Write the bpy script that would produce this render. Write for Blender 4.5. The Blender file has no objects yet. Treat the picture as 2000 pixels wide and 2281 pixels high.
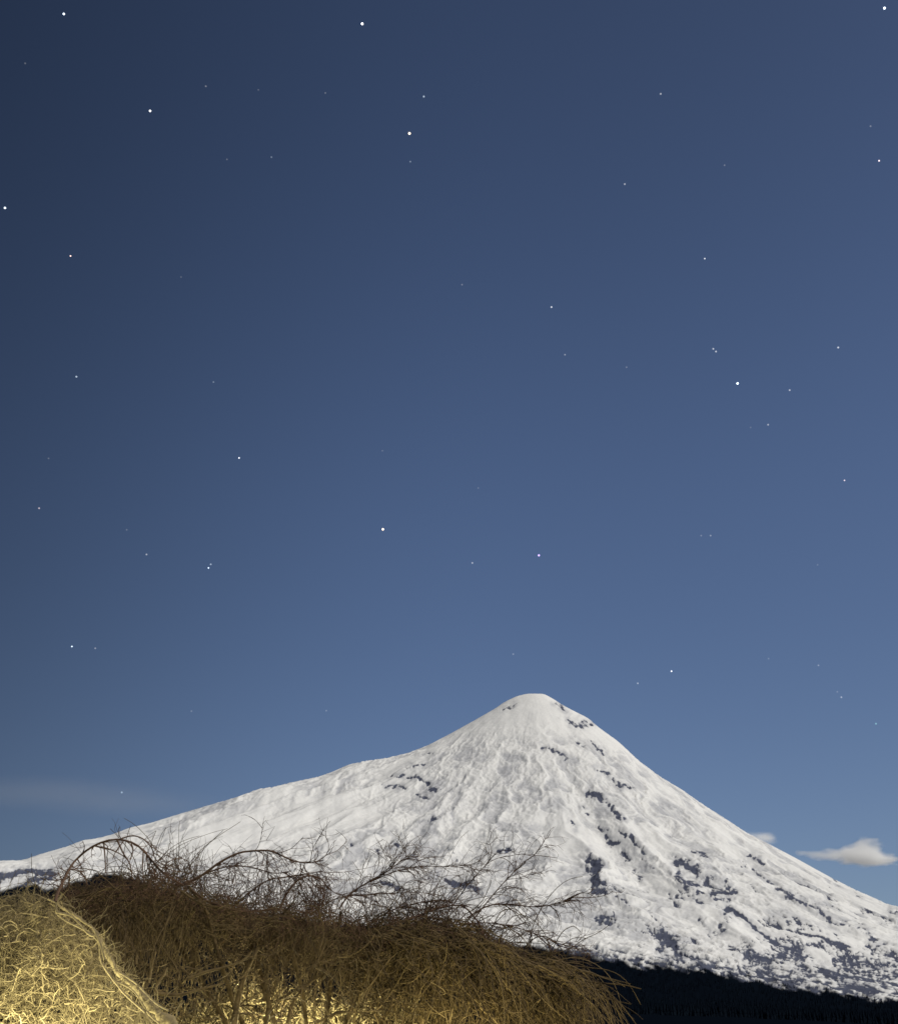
import bpy, math, random
import numpy as np
from mathutils import Vector

C = bpy.context.scene.collection
sc = bpy.context.scene
rng = np.random.default_rng(11)
random.seed(5)

# ------------------------------------------------------------------ camera
PITCH = math.radians(27.0)
F = 2446.0                      # focal length in photograph pixels (2000 x 2281)
EYE = 1.6
cd = bpy.data.cameras.new('camera')
cd.sensor_fit = 'VERTICAL'
cd.angle_y = 2 * math.atan(1140.5 / F)
cd.clip_start = 0.1
cd.clip_end = 250000
cam = bpy.data.objects.new('camera', cd)
C.objects.link(cam)
cam.location = (0, 0, EYE)
cam.rotation_euler = (math.pi / 2 + PITCH, 0, 0)
sc.camera = cam

# ------------------------------------------------------------------ sky, moon, exposure
MOON_AZ = math.radians(120)     # clockwise from the view direction
MOON_EL = math.radians(48)
w = bpy.data.worlds.new('World')
sc.world = w
w.use_nodes = True
wn, wl = w.node_tree.nodes, w.node_tree.links
bg = wn['Background']
sky = wn.new('ShaderNodeTexSky')
sky.sky_type = 'NISHITA'
sky.sun_disc = False
sky.sun_elevation = MOON_EL
sky.sun_rotation = MOON_AZ
sky.altitude = 300
sky.air_density = 1.0
sky.dust_density = 1.0
sky.ozone_density = 2.0
tint = wn.new('ShaderNodeMix')
tint.data_type = 'RGBA'
tint.blend_type = 'MULTIPLY'
tint.inputs[0].default_value = 1.0
wl.new(sky.outputs[0], tint.inputs[6])
# the moon's side of the sky glows a little more than the far side
wtc = wn.new('ShaderNodeTexCoord')
wsep = wn.new('ShaderNodeSeparateXYZ')
wl.new(wtc.outputs['Generated'], wsep.inputs[0])


def wmap(src, a, b, c, d):
    m = wn.new('ShaderNodeMapRange'); m.interpolation_type = 'SMOOTHSTEP'
    for k_, x_ in zip(('From Min', 'From Max', 'To Min', 'To Max'), (a, b, c, d)):
        m.inputs[k_].default_value = x_
    wl.new(src, m.inputs['Value'])
    return m.outputs[0]


wadd = wn.new('ShaderNodeMath'); wadd.operation = 'MULTIPLY'
wl.new(wmap(wsep.outputs[0], -0.60, 0.06, 0.34, 0.97), wadd.inputs[0])
wl.new(wmap(wsep.outputs[2], 0.42, 0.95, 1.06, 0.60), wadd.inputs[1])
wcol = wn.new('ShaderNodeVectorMath'); wcol.operation = 'SCALE'; wcol.inputs[0].default_value = (0.99, 1.0, 1.12)
wl.new(wadd.outputs[0], wcol.inputs['Scale'])
wl.new(wcol.outputs[0], tint.inputs[7])
wl.new(tint.outputs[2], bg.inputs[0])
bg.inputs[1].default_value = 0.064

ml = bpy.data.lights.new('moon', 'SUN')
ml.energy = 2.75
ml.angle = math.radians(0.5)
ml.color = (1.0, 0.935, 0.78)
moon = bpy.data.objects.new('moon', ml)
C.objects.link(moon)
md = Vector((math.sin(MOON_AZ) * math.cos(MOON_EL), math.cos(MOON_AZ) * math.cos(MOON_EL), math.sin(MOON_EL)))
moon.rotation_euler = md.to_track_quat('Z', 'Y').to_euler()

vs = sc.view_settings
sc.display_settings.display_device = 'sRGB'
vs.view_transform = 'Standard'
vs.look = 'None'
vs.exposure = 0.0
vs.gamma = 1.0
vs.use_curve_mapping = False
sc.cycles.use_denoising = True
sc.cycles.volume_bounces = 12
sc.cycles.max_bounces = 12
sc.cycles.filter_width = 1.6


# ------------------------------------------------------------------ helpers
def ray(u, v):
    x = (np.asarray(u, float) - 1000) / F
    d = (np.asarray(v, float) - 1140.5) / F
    return x, math.cos(PITCH) + d * math.sin(PITCH), math.sin(PITCH) - d * math.cos(PITCH)


def at(u, v, y):
    """world point seen at photograph pixel (u, v) when it stands y metres ahead"""
    rx, ry, rz = ray(u, v)
    s = np.asarray(y, float) / ry
    return np.stack([rx * s, ry * s, rz * s + EYE], -1)


def project(x, y, z):
    z = z - EYE
    f = y * math.cos(PITCH) + z * math.sin(PITCH)
    up = -y * math.sin(PITCH) + z * math.cos(PITCH)
    return 1000 + F * x / f, 1140.5 - F * up / f


def mat(name):
    m = bpy.data.materials.new(name)
    m.use_nodes = True
    n, l = m.node_tree.nodes, m.node_tree.links
    return m, n, l, n['Principled BSDF']


def mesh_from(name, verts, faces, m, parent=None, smooth=True, attrs=None):
    """faces: list of int arrays (n,3) and (n,4)"""
    me = bpy.data.meshes.new(name)
    verts = np.asarray(verts, np.float32)
    me.vertices.add(len(verts))
    me.vertices.foreach_set('co', verts.ravel())
    loops = np.concatenate([f.ravel() for f in faces]).astype(np.int32)
    tot = np.concatenate([np.full(len(f), f.shape[1], np.int32) for f in faces])
    start = np.concatenate([[0], np.cumsum(tot)[:-1]]).astype(np.int32)
    me.loops.add(len(loops))
    me.loops.foreach_set('vertex_index', loops)
    me.polygons.add(len(tot))
    me.polygons.foreach_set('loop_start', start)
    me.polygons.foreach_set('loop_total', tot)
    me.polygons.foreach_set('use_smooth', np.full(len(tot), smooth))
    me.update(calc_edges=True)
    for k, a in (attrs or {}).items():
        at_ = me.attributes.new(k, 'FLOAT', 'POINT')
        at_.data.foreach_set('value', np.asarray(a, np.float32))
    me.materials.append(m)
    o = bpy.data.objects.new(name, me)
    C.objects.link(o)
    if parent:
        o.parent = parent
        o.matrix_parent_inverse = parent.matrix_basis.inverted()
    return o


def tag(o, label=None, cat=None, group=None, kind=None):
    for k, x in (('label', label), ('category', cat), ('group', group), ('kind', kind)):
        if x:
            o[k] = x
    return o


def empty(name, loc):
    o = bpy.data.objects.new(name, None)
    C.objects.link(o)
    o.location = loc
    return o


def hash2(ix, iy, seed):
    h = (ix.astype(np.int64) * 374761393 + iy.astype(np.int64) * 668265263 + seed * 974634777) & 0xFFFFFFFF
    h = ((h ^ (h >> 13)) * 1274126177) & 0xFFFFFFFF
    h = (h ^ (h >> 16)) & 0xFFFFFFFF
    return h.astype(np.float64) / 4294967296.0 * 2 * math.pi


def perlin(x, y, seed=0):
    x, y = np.broadcast_arrays(np.asarray(x, float), np.asarray(y, float))
    x0, y0 = np.floor(x), np.floor(y)
    fx, fy = x - x0, y - y0
    sx, sy = fx ** 3 * (fx * (fx * 6 - 15) + 10), fy ** 3 * (fy * (fy * 6 - 15) + 10)

    def g(dx, dy):
        a = hash2(x0 + dx, y0 + dy, seed)
        return np.cos(a) * (fx - dx) + np.sin(a) * (fy - dy)
    a = g(0, 0) * (1 - sx) + g(1, 0) * sx
    b = g(0, 1) * (1 - sx) + g(1, 1) * sx
    return (a * (1 - sy) + b * sy) * 1.5


def fbm(x, y, seed=0, o=4, gain=0.5):
    s, a = 0.0, 1.0
    for i in range(o):
        s = s + a * perlin(x * 2 ** i, y * 2 ** i, seed + i * 17)
        a *= gain
    return s


def ridged(x, y, seed=0, o=5, gain=.55):
    s, a, t = 0.0, 1.0, 0.0
    for i in range(o):
        s = s + a * (1 - np.abs(perlin(x * 2.03 ** i, y * 2.03 ** i, seed + i * 13)) * 1.6) ** 2
        t += a
        a *= gain
    return s / t


def sstep(a, b, x):
    t = np.clip((x - a) / (b - a), 0, 1)
    return t * t * (3 - 2 * t)


# ------------------------------------------------------------------ terrain: ground, volcano
SIL = [(-200, 1950), (0, 1917), (51, 1916), (86, 1904), (152, 1885), (184, 1872), (219, 1867), (250, 1859), (289, 1844),
       (336, 1833), (391, 1816), (461, 1795), (523, 1777), (578, 1757), (609, 1753), (644, 1744), (710, 1730),
       (741, 1719), (777, 1703), (820, 1694), (859, 1689), (909, 1677), (951, 1661), (998, 1637), (1056, 1605),
       (1103, 1578), (1123, 1564), (1150, 1551), (1173, 1545.5), (1193, 1545), (1212, 1546), (1232, 1557), (1259, 1574),
       (1310, 1600), (1334, 1621), (1377, 1652), (1423, 1695), (1470, 1730), (1517, 1758), (1564, 1791), (1600, 1814),
       (1663, 1855), (1714, 1881), (1769, 1910), (1847, 1953), (1909, 1984), (1980, 2015), (2000, 2019), (2150, 2075), (2400, 2160)]
SIL = np.array(SIL, float)
PY = 8000.0
sil3 = at(SIL[:, 0], SIL[:, 1], PY)
PX = float(at(1190, 1545, PY)[0])
PZ = float(at(1190, 1545, PY)[2])
left = sil3[sil3[:, 0] < PX][::-1]
right = sil3[sil3[:, 0] > PX]
rt = np.arange(0, 12000, 5.0)


def table(rs, hs, sm):
    t = np.interp(rt, rs, hs)
    k = np.hanning(sm)
    k /= k.sum()
    e = np.concatenate([t[sm // 2:0:-1], t, np.full(sm // 2, t[-1])])
    return np.convolve(e, k, 'valid')[:len(rt)]


tabL = table([0] + list(PX - left[:, 0]) + [6500, 9000, 12000], [PZ] + list(left[:, 2]) + [500, 100, 20], 25)
tabR = table([0] + list(right[:, 0] - PX) + [6500, 9000, 12000], [PZ] + list(right[:, 2]) + [120, 30, 10], 25)
tabF = table([0, 100, 200, 400, 700, 1000, 1500, 2000, 2500, 3000, 3500, 4000, 4500, 5000, 6000, 7000, 7900, 12000],
             [PZ, 2515, 2455, 2320, 2100, 1880, 1530, 1225, 960, 735, 545, 385, 275, 195, 100, 45, 6, 0], 61)

NS = 1080
s_ax = np.linspace(-0.52, 0.54, NS)
y_ax = np.concatenate([np.geomspace(40, 1500, 60)[:-1], np.arange(1500, 3200, 22.0), np.arange(3200, 5000, 10.0), np.arange(5000, 8150, 7.5),
                       np.linspace(8150, 9600, 36)])
S, Y = np.meshgrid(s_ax, y_ax)
X = S * Y
dx, dy = X - PX, Y - PY
r = np.hypot(dx, dy)
phi = np.arctan2(dx, -dy)
sp = np.sin(phi)
wL = np.where(sp < 0, np.abs(sp) ** 2.6, 0)
wR = np.where(sp > 0, np.abs(sp) ** 2.2, 0)
hF, hL, hR = (np.interp(r, rt, t) for t in (tabF, tabL, tabR))
H = hF * (1 - wL - wR) + hL * wL + hR * wR

wx = fbm(X / 700, Y / 700, 3, 3)
wy = fbm(X / 700, Y / 700, 9, 3)
lowr = sstep(500, 2400, r)
ph2 = phi + lowr * 0.03 * wx
ph3 = phi + .004 * wy + lowr * (.02 * wx + .006 * fbm(X / 120, Y / 120, 41, 3))
rough = sstep(250, 1500, r) * (0.4 + 0.6 * sstep(900, 2200, r))
base_fade = sstep(30, 300, H)
gul = 1 - 2 * np.abs(perlin(ph2 * 8, r / 2600 + wy * .15, 21))
gul2 = 1 - 2 * np.abs(perlin(ph2 * 21, r / 1700 + wy * .2, 22))
gul3 = 1 - 2 * np.abs(fbm(ph3 * 46, r / 800, 23, 3, .6))
gul4 = fbm(ph3 * 120, r / 500, 24, 3, .6)
arc = (phi + lowr * .045 * fbm(X / 420, Y / 420, 43, 4)) * 1900 * (.35 + .65 * sstep(0, 3000, r))
rdg = ridged(arc / 170 + .28 * fbm(X / 150, Y / 300, 45, 3), r / 700 + .2 * wy, 101, 5, .64)
rdg2 = ridged(arc / 66 + .5 * fbm(X / 70, Y / 150, 49, 3), r / 250, 131, 5, .68)
rdg3 = ridged(arc / 36 + .5 * fbm(X / 45, Y / 90, 53, 2), r / 120, 161, 3, .65)
patch = sstep(-.2, .3, fbm(arc / 600, r / 1600, 47, 4) + .30 * sstep(900, 1600, r) - .06 + .3 * np.exp(-((phi + .35) / .5) ** 2) * sstep(1100, 1700, r))     # some slopes are rippled, some smooth
calm = 1 - .9 * np.exp(-((np.abs(phi) - 1.5) / .2) ** 2)      # wind-smoothed crests
H = H + base_fade * calm * (rough * (42 * gul * sstep(600, 2500, r) + 6 * gul2 * sstep(500, 1500, r) + 2.0 * gul3 * sstep(600, 1500, r))
                     + sstep(450, 1100, r) * (.12 + .88 * patch) * (22 * (rdg - .45) + 12 * (rdg2 - .45) + 5.5 * (rdg3 - .45))
                     + rough * 5 * fbm(X / 300, Y / 700, 31, 5)
                     + .7 * gul4 * sstep(80, 350, r) + 5 * fbm(X / 190, Y / 190, 39, 4) * sstep(60, 300, r))
H = H * sstep(0, 500, Y)
# little forested knoll and shoulder on the lower left flank
for (ku, kv, ky, kr, kh) in ((60, 1968, 5200, 420, 60), (245, 1945, 5000, 330, 75), (1740, 2120, 4900, 260, 30), (1490, 2100, 4700, 160, 26)):
    k = at(ku, kv, ky)
    H = H + kh * np.exp(-((X - k[0]) ** 2 + ((Y - k[1]) * .7) ** 2) / kr ** 2)

# the crest follows the photographed skyline
st = SIL[:, 0], SIL[:, 1]
ex, ey, ez = ray(np.linspace(-200, 2400, 2000), np.interp(np.linspace(-200, 2400, 2000), *st))
T = np.interp(s_ax, ex / ey, ez / ey)
for _ in range(2):
    ratio = T / np.max((H - EYE) / Y, axis=0)
    kk = np.hanning(15); kk /= kk.sum()
    ratio = np.convolve(np.pad(ratio, 7, 'edge'), kk, 'valid')
    H = H * ratio[None, :]

U, V = project(X, Y, H)

# rock ribs and crevasses: polylines where bare rock breaks through the snow
ROCK = [
 ([(1323,1766),(1351,1789)],5,1),([(1366,1801),(1386,1820)],5,1),([(1345,1855),(1362,1879),(1374,1879)],5,1),
 ([(1312,1898),(1308,1934)],4,.9),([(1327,1922),(1323,1953),(1329,1984)],9,1.1),([(1343,1969),(1347,1984)],7,1),
 ([(1403,1863),(1425,1883),(1437,1902)],4.5,1),([(1335,2047),(1359,2051)],8,1),([(1370,2000),(1394,2004),(1402,2020)],4,.9),
 ([(1507,1918),(1527,1926),(1550,1941)],9,1.2),([(1542,1895),(1570,1906)],3.5,.9),([(1511,1941),(1527,1977)],6,1),
 ([(1534,1969),(1558,1969)],5,1),([(1573,1965),(1585,1980)],5,1),([(1581,1992),(1597,1984),(1632,1988)],6,1.1),
 ([(1589,2000),(1624,2000)],4,1),([(1616,1961),(1622,1973)],5,1),([(1612,2031),(1624,2020),(1652,2039)],5,1),
 ([(1652,2039),(1675,2062),(1702,2086),(1749,2109)],3,1),([(1667,1906),(1702,1922)],3.5,1),
 ([(1652,1918),(1691,1949),(1730,1977)],2.6,.7),([(1730,1977),(1761,1996),(1784,2008),(1820,2020)],4.5,1),
 ([(1827,2031),(1847,2051)],4.5,1),([(1913,2062),(1937,2078)],3.5,.8),([(1980,2031),(2010,2035)],5,.9),
 ([(1980,2125),(2005,2137)],4.5,1),([(1558,2047),(1573,2070),(1605,2078)],3,.8),
 ([(1472,2078),(1499,2101),(1511,2125)],13,1),([(1468,2109),(1491,2133)],8,1),([(1519,2129),(1550,2140),(1581,2156)],9,1.1),
 ([(1663,2125),(1706,2148)],12,1),([(1741,2121),(1780,2121),(1784,2160),(1761,2180)],17,.72),
 ([(1831,2160),(1886,2184),(1944,2207)],9,1.1),([(1878,2156),(1985,2156)],22,.62),
 ([(1263,1603),(1283,1613),(1306,1617)],4,.9),([(1208,1662),(1224,1668),(1240,1676),(1255,1680),(1259,1691)],3,.8),
 ([(1326,1711),(1353,1723)],4,.9),([(1365,1734),(1380,1750),(1408,1754)],4,.95),([(1306,1770),(1334,1770)],4,1),
 ([(1349,1781),(1353,1793)],4,.9),([(1111,1895),(1134,1891)],5.5,.9),([(961,1824),(972,1824)],4.5,.9),
 ([(927,1727),(951,1746)],4.5,.85),([(959,1758),(982,1758)],2.6,.75),([(931,1770),(951,1777)],3.2,.75),
 ([(874,1727),(925,1730)],2.6,.75),([(855,1750),(902,1754)],3.4,.8),([(929,1680),(964,1682)],2.4,.6),
 ([(902,1711),(941,1699)],2.4,.6),([(997,1960),(1020,1969),(1046,1969),(1064,1982)],6,1),([(850,1964),(886,1978)],4,.9),
 ([(0,1953),(32,1945),(80,1941),(116,1946)],7,1.5),([(-60,1960),(0,1953)],7,1.5),([(48,1974),(70,1960),(116,1957)],4,1.4),
 ([(1236,1566),(1258,1582)],3,.75),([(1290,1604),(1318,1612)],2.6,.8),([(1120,1578),(1150,1570)],3,.45),([(1275,1640),(1300,1665)],2.4,.6),
 ([(1316,1650),(1345,1680)],2.4,.6),([(1330,1840),(1352,1850)],3,.8),([(1270,1830),(1280,1842)],3,.7),([(1388,1900),(1400,1915)],4,.8),
 ([(1360,2022),(1385,2082)],2.5,.8),([(1410,1940),(1425,1955)],4,.8),([(1440,2030),(1470,2055)],3.5,.7),
 ([(1490,1995),(1510,2015)],4,.8),([(1440,1925),(1460,1932)],3.5,.8),([(1545,2000),(1560,2012)],4,.8),
 ([(1600,2062),(1612,2070)],5,.9),([(1380,1850),(1392,1862)],3.5,.8),([(1295,1795),(1312,1815)],3,.7),
 ([(840,1890),(846,1905)],4,.7),([(1010,1900),(1016,1912)],3,.6),([(880,1870),(884,1882)],3.5,.7),([(780,1870),(786,1880)],3,.6),
]
rock = np.zeros_like(H)
ash_shade = np.zeros_like(H)
wu = 5 * fbm(U / 22, V / 22, 51, 3)
wv = 5 * fbm(U / 22, V / 22, 57, 3)
UU, VV = U + wu, V + wv
vis = (Y < PY + 150)
for pts, wd, stg in ROCK:
    pts = np.array(pts, float)
    m_ = vis & (UU > pts[:, 0].min() - wd * 3 - 16) & (UU < pts[:, 0].max() + wd * 3 + 16) & (VV > pts[:, 1].min() - wd * 3 - 16) & (VV < pts[:, 1].max() + wd * 3 + 16)
    if not m_.any():
        continue
    pu, pv = UU[m_], VV[m_]
    best = np.full(pu.shape, 1e9)
    for a, b in zip(pts[:-1], pts[1:]):
        ab = b - a
        t = np.clip(((pu - a[0]) * ab[0] + (pv - a[1]) * ab[1]) / (ab @ ab), 0, 1)
        best = np.minimum(best, np.hypot(pu - a[0] - t * ab[0], pv - a[1] - t * ab[1]))
    rock[m_] = np.maximum(rock[m_], stg * np.clip(1.25 - best / wd * .75, 0, 1.0))
    ash_shade[m_] = np.maximum(ash_shade[m_], stg * .75 * np.clip(1 - best / (wd * 1.5 + 14), 0, 1))
grain = fbm(U / 13 + V / 60, V / 13 - U / 60, 61, 4)
rock = np.where(rock > 0, rock + .5 * grain + .5 * fbm(U / 7 + V / 30, V / 10 - U / 30, 67, 3) + 1.5 * (.42 - rdg2) + .8 * (.42 - rdg), rock)
ash_shade = ash_shade + .55 * np.clip(ash_shade * 3, 0, 1) * fbm(U / 16 + V / 40, V / 16 - U / 40, 63, 4)
# scattered specks: more of them low on the right flank
dens = sstep(1250, 1500, U) * sstep(1850, 2000, V) * .5 + sstep(700, 900, U) * sstep(1820, 1960, V) * .32 + .35 * sstep(2040, 2130, V) * sstep(1100, 1500, U)
spk = .55 * fbm(U / 12 - V / 24, V / 15 - U / 30, 71, 5, .7) + .75 * fbm(arc / 85, r / 480, 73, 4, .65) + 1.3 * (.45 - rdg) + 1.2 * (.45 - rdg2)
rock = np.maximum(rock, np.clip((spk - (1.33 - dens)) * 1.9, 0, 1.0) * (dens > .02))
ash_shade = np.maximum(ash_shade, np.clip((spk - (1.0 - dens)) * .9, 0, .6) * (dens > .02))
# thinner snow in grey streaks down the fall line, plus shade painted on slope and hollows
fall = fbm(ph3 * 60, r / 420, 91, 4, .6)
slope_shade = np.exp(-(((U - 1180) / 130) ** 2 + ((V - 1790) / 130) ** 2)) + .5 * np.exp(-(((U - 1190) / 60) ** 2 + ((V - 1590) / 40) ** 2))  # painted shade: greyer middle of the front slope, and a grey summit cap
ash_shade = np.maximum(ash_shade, np.clip(.12 + .3 * fall + .3 * slope_shade, 0, 1) * .55 * (sstep(120, 400, r) * .5 + .5))
ash_shade = np.maximum(ash_shade, .75 * sstep(.52, .2, rdg) * (.3 + .7 * patch) * sstep(500, 1100, r) + .4 * sstep(.5, .15, rdg2) * patch * sstep(500, 1100, r))  # hollows between the ridge lines greyed: relief shade put into the snow colour

FB = np.array([(-300,1995),(0,1983),(42,1972),(82,1968),(95,1980),(137,1977),(148,1974),(175,1962),(202,1955),(215,1945),(253,1949),(300,1956),
               (340,1975),(420,2000),(600,2040),(800,2062),(1000,2082),(1150,2105),(1250,2114),(1300,2124),(1400,2142),(1480,2152),
               (1560,2158),(1620,2172),(1700,2184),(1760,2196),(1850,2207),(1950,2224),(2000,2230),(2300,2260)], float)
fbv = np.interp(U, FB[:, 0], FB[:, 1])
forest = sstep(-5, 5, V - fbv + 4 * fbm(U / 30, V / 20, 81, 3) + 13 * sstep(1250, 1450, U) * fbm((U + V) / 70, (V - .45 * U) / 16, 83, 4)) * vis
forest = np.maximum(forest, sstep(1700, 1100, Y))
streak = fbm((U + 3 * V) / 60, (V - .28 * U) / 6, 85, 3)
near = sstep(-44 - 26 * sstep(1500, 1800, U), -2, V - fbv) * sstep(1080, 1300, U)
rock = np.maximum(rock, np.clip(near * (.75 + 1.1 * streak) + .5 * near * fbm(U / 14, V / 9, 87, 4) - .1, 0, 1.1))
H = H - 5 * np.clip(rock, 0, 1) * base_fade

nr, nc = H.shape
idx = np.arange(nr * nc).reshape(nr, nc)
quads = np.stack([idx[:-1, :-1], idx[:-1, 1:], idx[1:, 1:], idx[1:, :-1]], -1).reshape(-1, 4)

vm, n, l, b = mat('snow_and_rock')
ar = n.new('ShaderNodeAttribute'); ar.attribute_name = 'rock'
af = n.new('ShaderNodeAttribute'); af.attribute_name = 'forest'
geo = n.new('ShaderNodeNewGeometry')
nz = n.new('ShaderNodeTexNoise'); nz.inputs['Scale'].default_value = 0.03; nz.inputs['Detail'].default_value = 6
l.new(geo.outputs['Position'], nz.inputs['Vector'])
ad = n.new('ShaderNodeMath'); ad.operation = 'MULTIPLY_ADD'; ad.inputs[1].default_value = 0.5
l.new(nz.outputs['Fac'], ad.inputs[0]); l.new(ar.outputs['Fac'], ad.inputs[2])
mr = n.new('ShaderNodeMapRange'); mr.interpolation_type = 'SMOOTHSTEP'
mr.inputs['From Min'].default_value = 0.55; mr.inputs['From Max'].default_value = 1.08
l.new(ad.outputs[0], mr.inputs['Value'])
nz2 = n.new('ShaderNodeTexNoise'); nz2.inputs['Scale'].default_value = 0.004; nz2.inputs['Detail'].default_value = 5
l.new(geo.outputs['Position'], nz2.inputs['Vector'])
snowc = n.new('ShaderNodeMix'); snowc.data_type = 'RGBA'
snowc.inputs[6].default_value = (0.76, 0.755, 0.75, 1); snowc.inputs[7].default_value = (0.86, 0.855, 0.84, 1)
l.new(nz2.outputs['Fac'], snowc.inputs[0])
aa = n.new('ShaderNodeAttribute'); aa.attribute_name = 'ash_shade'
ash_shade_c = n.new('ShaderNodeMix'); ash_shade_c.data_type = 'RGBA'; ash_shade_c.inputs[7].default_value = (0.46, 0.465, 0.49, 1)  # grey of thin ashy snow, also used for the painted shade
l.new(aa.outputs['Fac'], ash_shade_c.inputs[0]); l.new(snowc.outputs[2], ash_shade_c.inputs[6])
rockc = n.new('ShaderNodeMix'); rockc.data_type = 'RGBA'
rockc.inputs[6].default_value = (0.045, 0.052, 0.082, 1); rockc.inputs[7].default_value = (0.125, 0.137, 0.19, 1)
l.new(nz.outputs['Fac'], rockc.inputs[0])
m1 = n.new('ShaderNodeMix'); m1.data_type = 'RGBA'
l.new(mr.outputs[0], m1.inputs[0]); l.new(ash_shade_c.outputs[2], m1.inputs[6]); l.new(rockc.outputs[2], m1.inputs[7])
m2 = n.new('ShaderNodeMix'); m2.data_type = 'RGBA'
m2.inputs[7].default_value = (0.003, 0.005, 0.009, 1)
l.new(af.outputs['Fac'], m2.inputs[0]); l.new(m1.outputs[2], m2.inputs[6])
l.new(m2.outputs[2], b.inputs['Base Color'])
b.inputs['Roughness'].default_value = 0.8
b.inputs['Specular IOR Level'].default_value = 0.0
bp = n.new('ShaderNodeBump'); bp.inputs['Strength'].default_value = 0.5; bp.inputs['Distance'].default_value = 6
l.new(nz.outputs['Fac'], bp.inputs['Height']); l.new(bp.outputs[0], b.inputs['Normal'])
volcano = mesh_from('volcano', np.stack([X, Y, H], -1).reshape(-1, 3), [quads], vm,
                    attrs={'rock': rock.ravel(), 'ash_shade': ash_shade.ravel(), 'forest': forest.ravel()})
tag(volcano, kind='structure')

gm, n, l, b = mat('dark_meadow')
nz = n.new('ShaderNodeTexNoise'); nz.inputs['Scale'].default_value = 0.4; nz.inputs['Detail'].default_value = 8
cr = n.new('ShaderNodeValToRGB')
cr.color_ramp.elements[0].color = (0.02, 0.022, 0.012, 1); cr.color_ramp.elements[1].color = (0.06, 0.06, 0.03, 1)
tc = n.new('ShaderNodeTexCoord')
l.new(tc.outputs['Object'], nz.inputs['Vector']); l.new(nz.outputs['Fac'], cr.inputs[0]); l.new(cr.outputs[0], b.inputs['Base Color'])
b.inputs['Roughness'].default_value = 1.0
b.inputs['Specular IOR Level'].default_value = 0.0
gv, gf = [], []
ga = np.linspace(-60000, 60000, 41)
gx, gy = np.meshgrid(ga, ga)
near_w = np.sign(gx) * (np.abs(gx) / 60000) ** 2.5 * 60000, np.sign(gy) * (np.abs(gy) / 60000) ** 2.5 * 60000
gi = np.arange(41 * 41).reshape(41, 41)
ground = mesh_from('ground', np.stack([near_w[0], near_w[1], np.zeros_like(gx)], -1).reshape(-1, 3),
                   [np.stack([gi[:-1, :-1], gi[:-1, 1:], gi[1:, 1:], gi[1:, :-1]], -1).reshape(-1, 4)], gm)
tag(ground, kind='structure')

# ------------------------------------------------------------------ far-off conifer wood at the foot
prob = (forest * (Y > 1000) * (Y < 5600) * (U > -150) * (U < 2150) * (V < 2400)).ravel()
prob = prob * np.gradient(y_ax)[:, None].repeat(nc, 1).ravel() * np.clip(1500 / Y.ravel(), .25, 1)
prob = prob + 0.004 * prob.max() * ((V > fbv - 55) & (V < fbv) & (U > 1400) & (fbm(U / 60, V / 24, 95, 3) > .45)).ravel()
pick = rng.choice(len(prob), 16000, p=prob / prob.sum())
tp = np.stack([X.ravel()[pick], Y.ravel()[pick], H.ravel()[pick]], -1)
tp[:, 0] += rng.uniform(-5, 5, len(tp)); tp[:, 1] += rng.uniform(-8, 8, len(tp))
th = rng.uniform(4, 11, len(tp)) * np.where(forest.ravel()[pick] < .3, .6, 1)
tv, tf = [], []
tmpl, tris = [], []
for (z0, z1, rr) in ((0.02, .62, .22), (.38, 1.0, .14)):
    o_ = len(tmpl)
    for k in range(5):
        a = 2 * math.pi * k / 5 + z0
        tmpl.append((rr * math.cos(a), rr * math.sin(a), z0))
    tmpl.append((0, 0, z1))
    tris += [(o_ + k, o_ + (k + 1) % 5, o_ + 5) for k in range(5)]
tmpl, tris = np.array(tmpl), np.array(tris)
rot = rng.uniform(0, 6.28, len(tp))
cx, sx_ = np.cos(rot)[:, None], np.sin(rot)[:, None]
tx = (tmpl[None, :, 0] * cx - tmpl[None, :, 1] * sx_) * th[:, None]
ty = (tmpl[None, :, 0] * sx_ + tmpl[None, :, 1] * cx) * th[:, None]
tz = tmpl[None, :, 2] * th[:, None]
TV = np.stack([tx + tp[:, :1], ty + tp[:, 1:2], tz + tp[:, 2:] - .5], -1).reshape(-1, 3)
TF = (tris[None] + (np.arange(len(tp)) * len(tmpl))[:, None, None]).reshape(-1, 3)
fm, n, l, b = mat('conifer_foliage')
b.inputs['Base Color'].default_value = (0.005, 0.008, 0.013, 1)
b.inputs['Roughness'].default_value = 1.0
b.inputs['Specular IOR Level'].default_value = 0.0
wood = mesh_from('conifer_wood', TV, [TF], fm, smooth=False)
tag(wood, 'dark conifer wood spread along the foot of the snowy volcano', 'woodland', kind='stuff')


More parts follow.
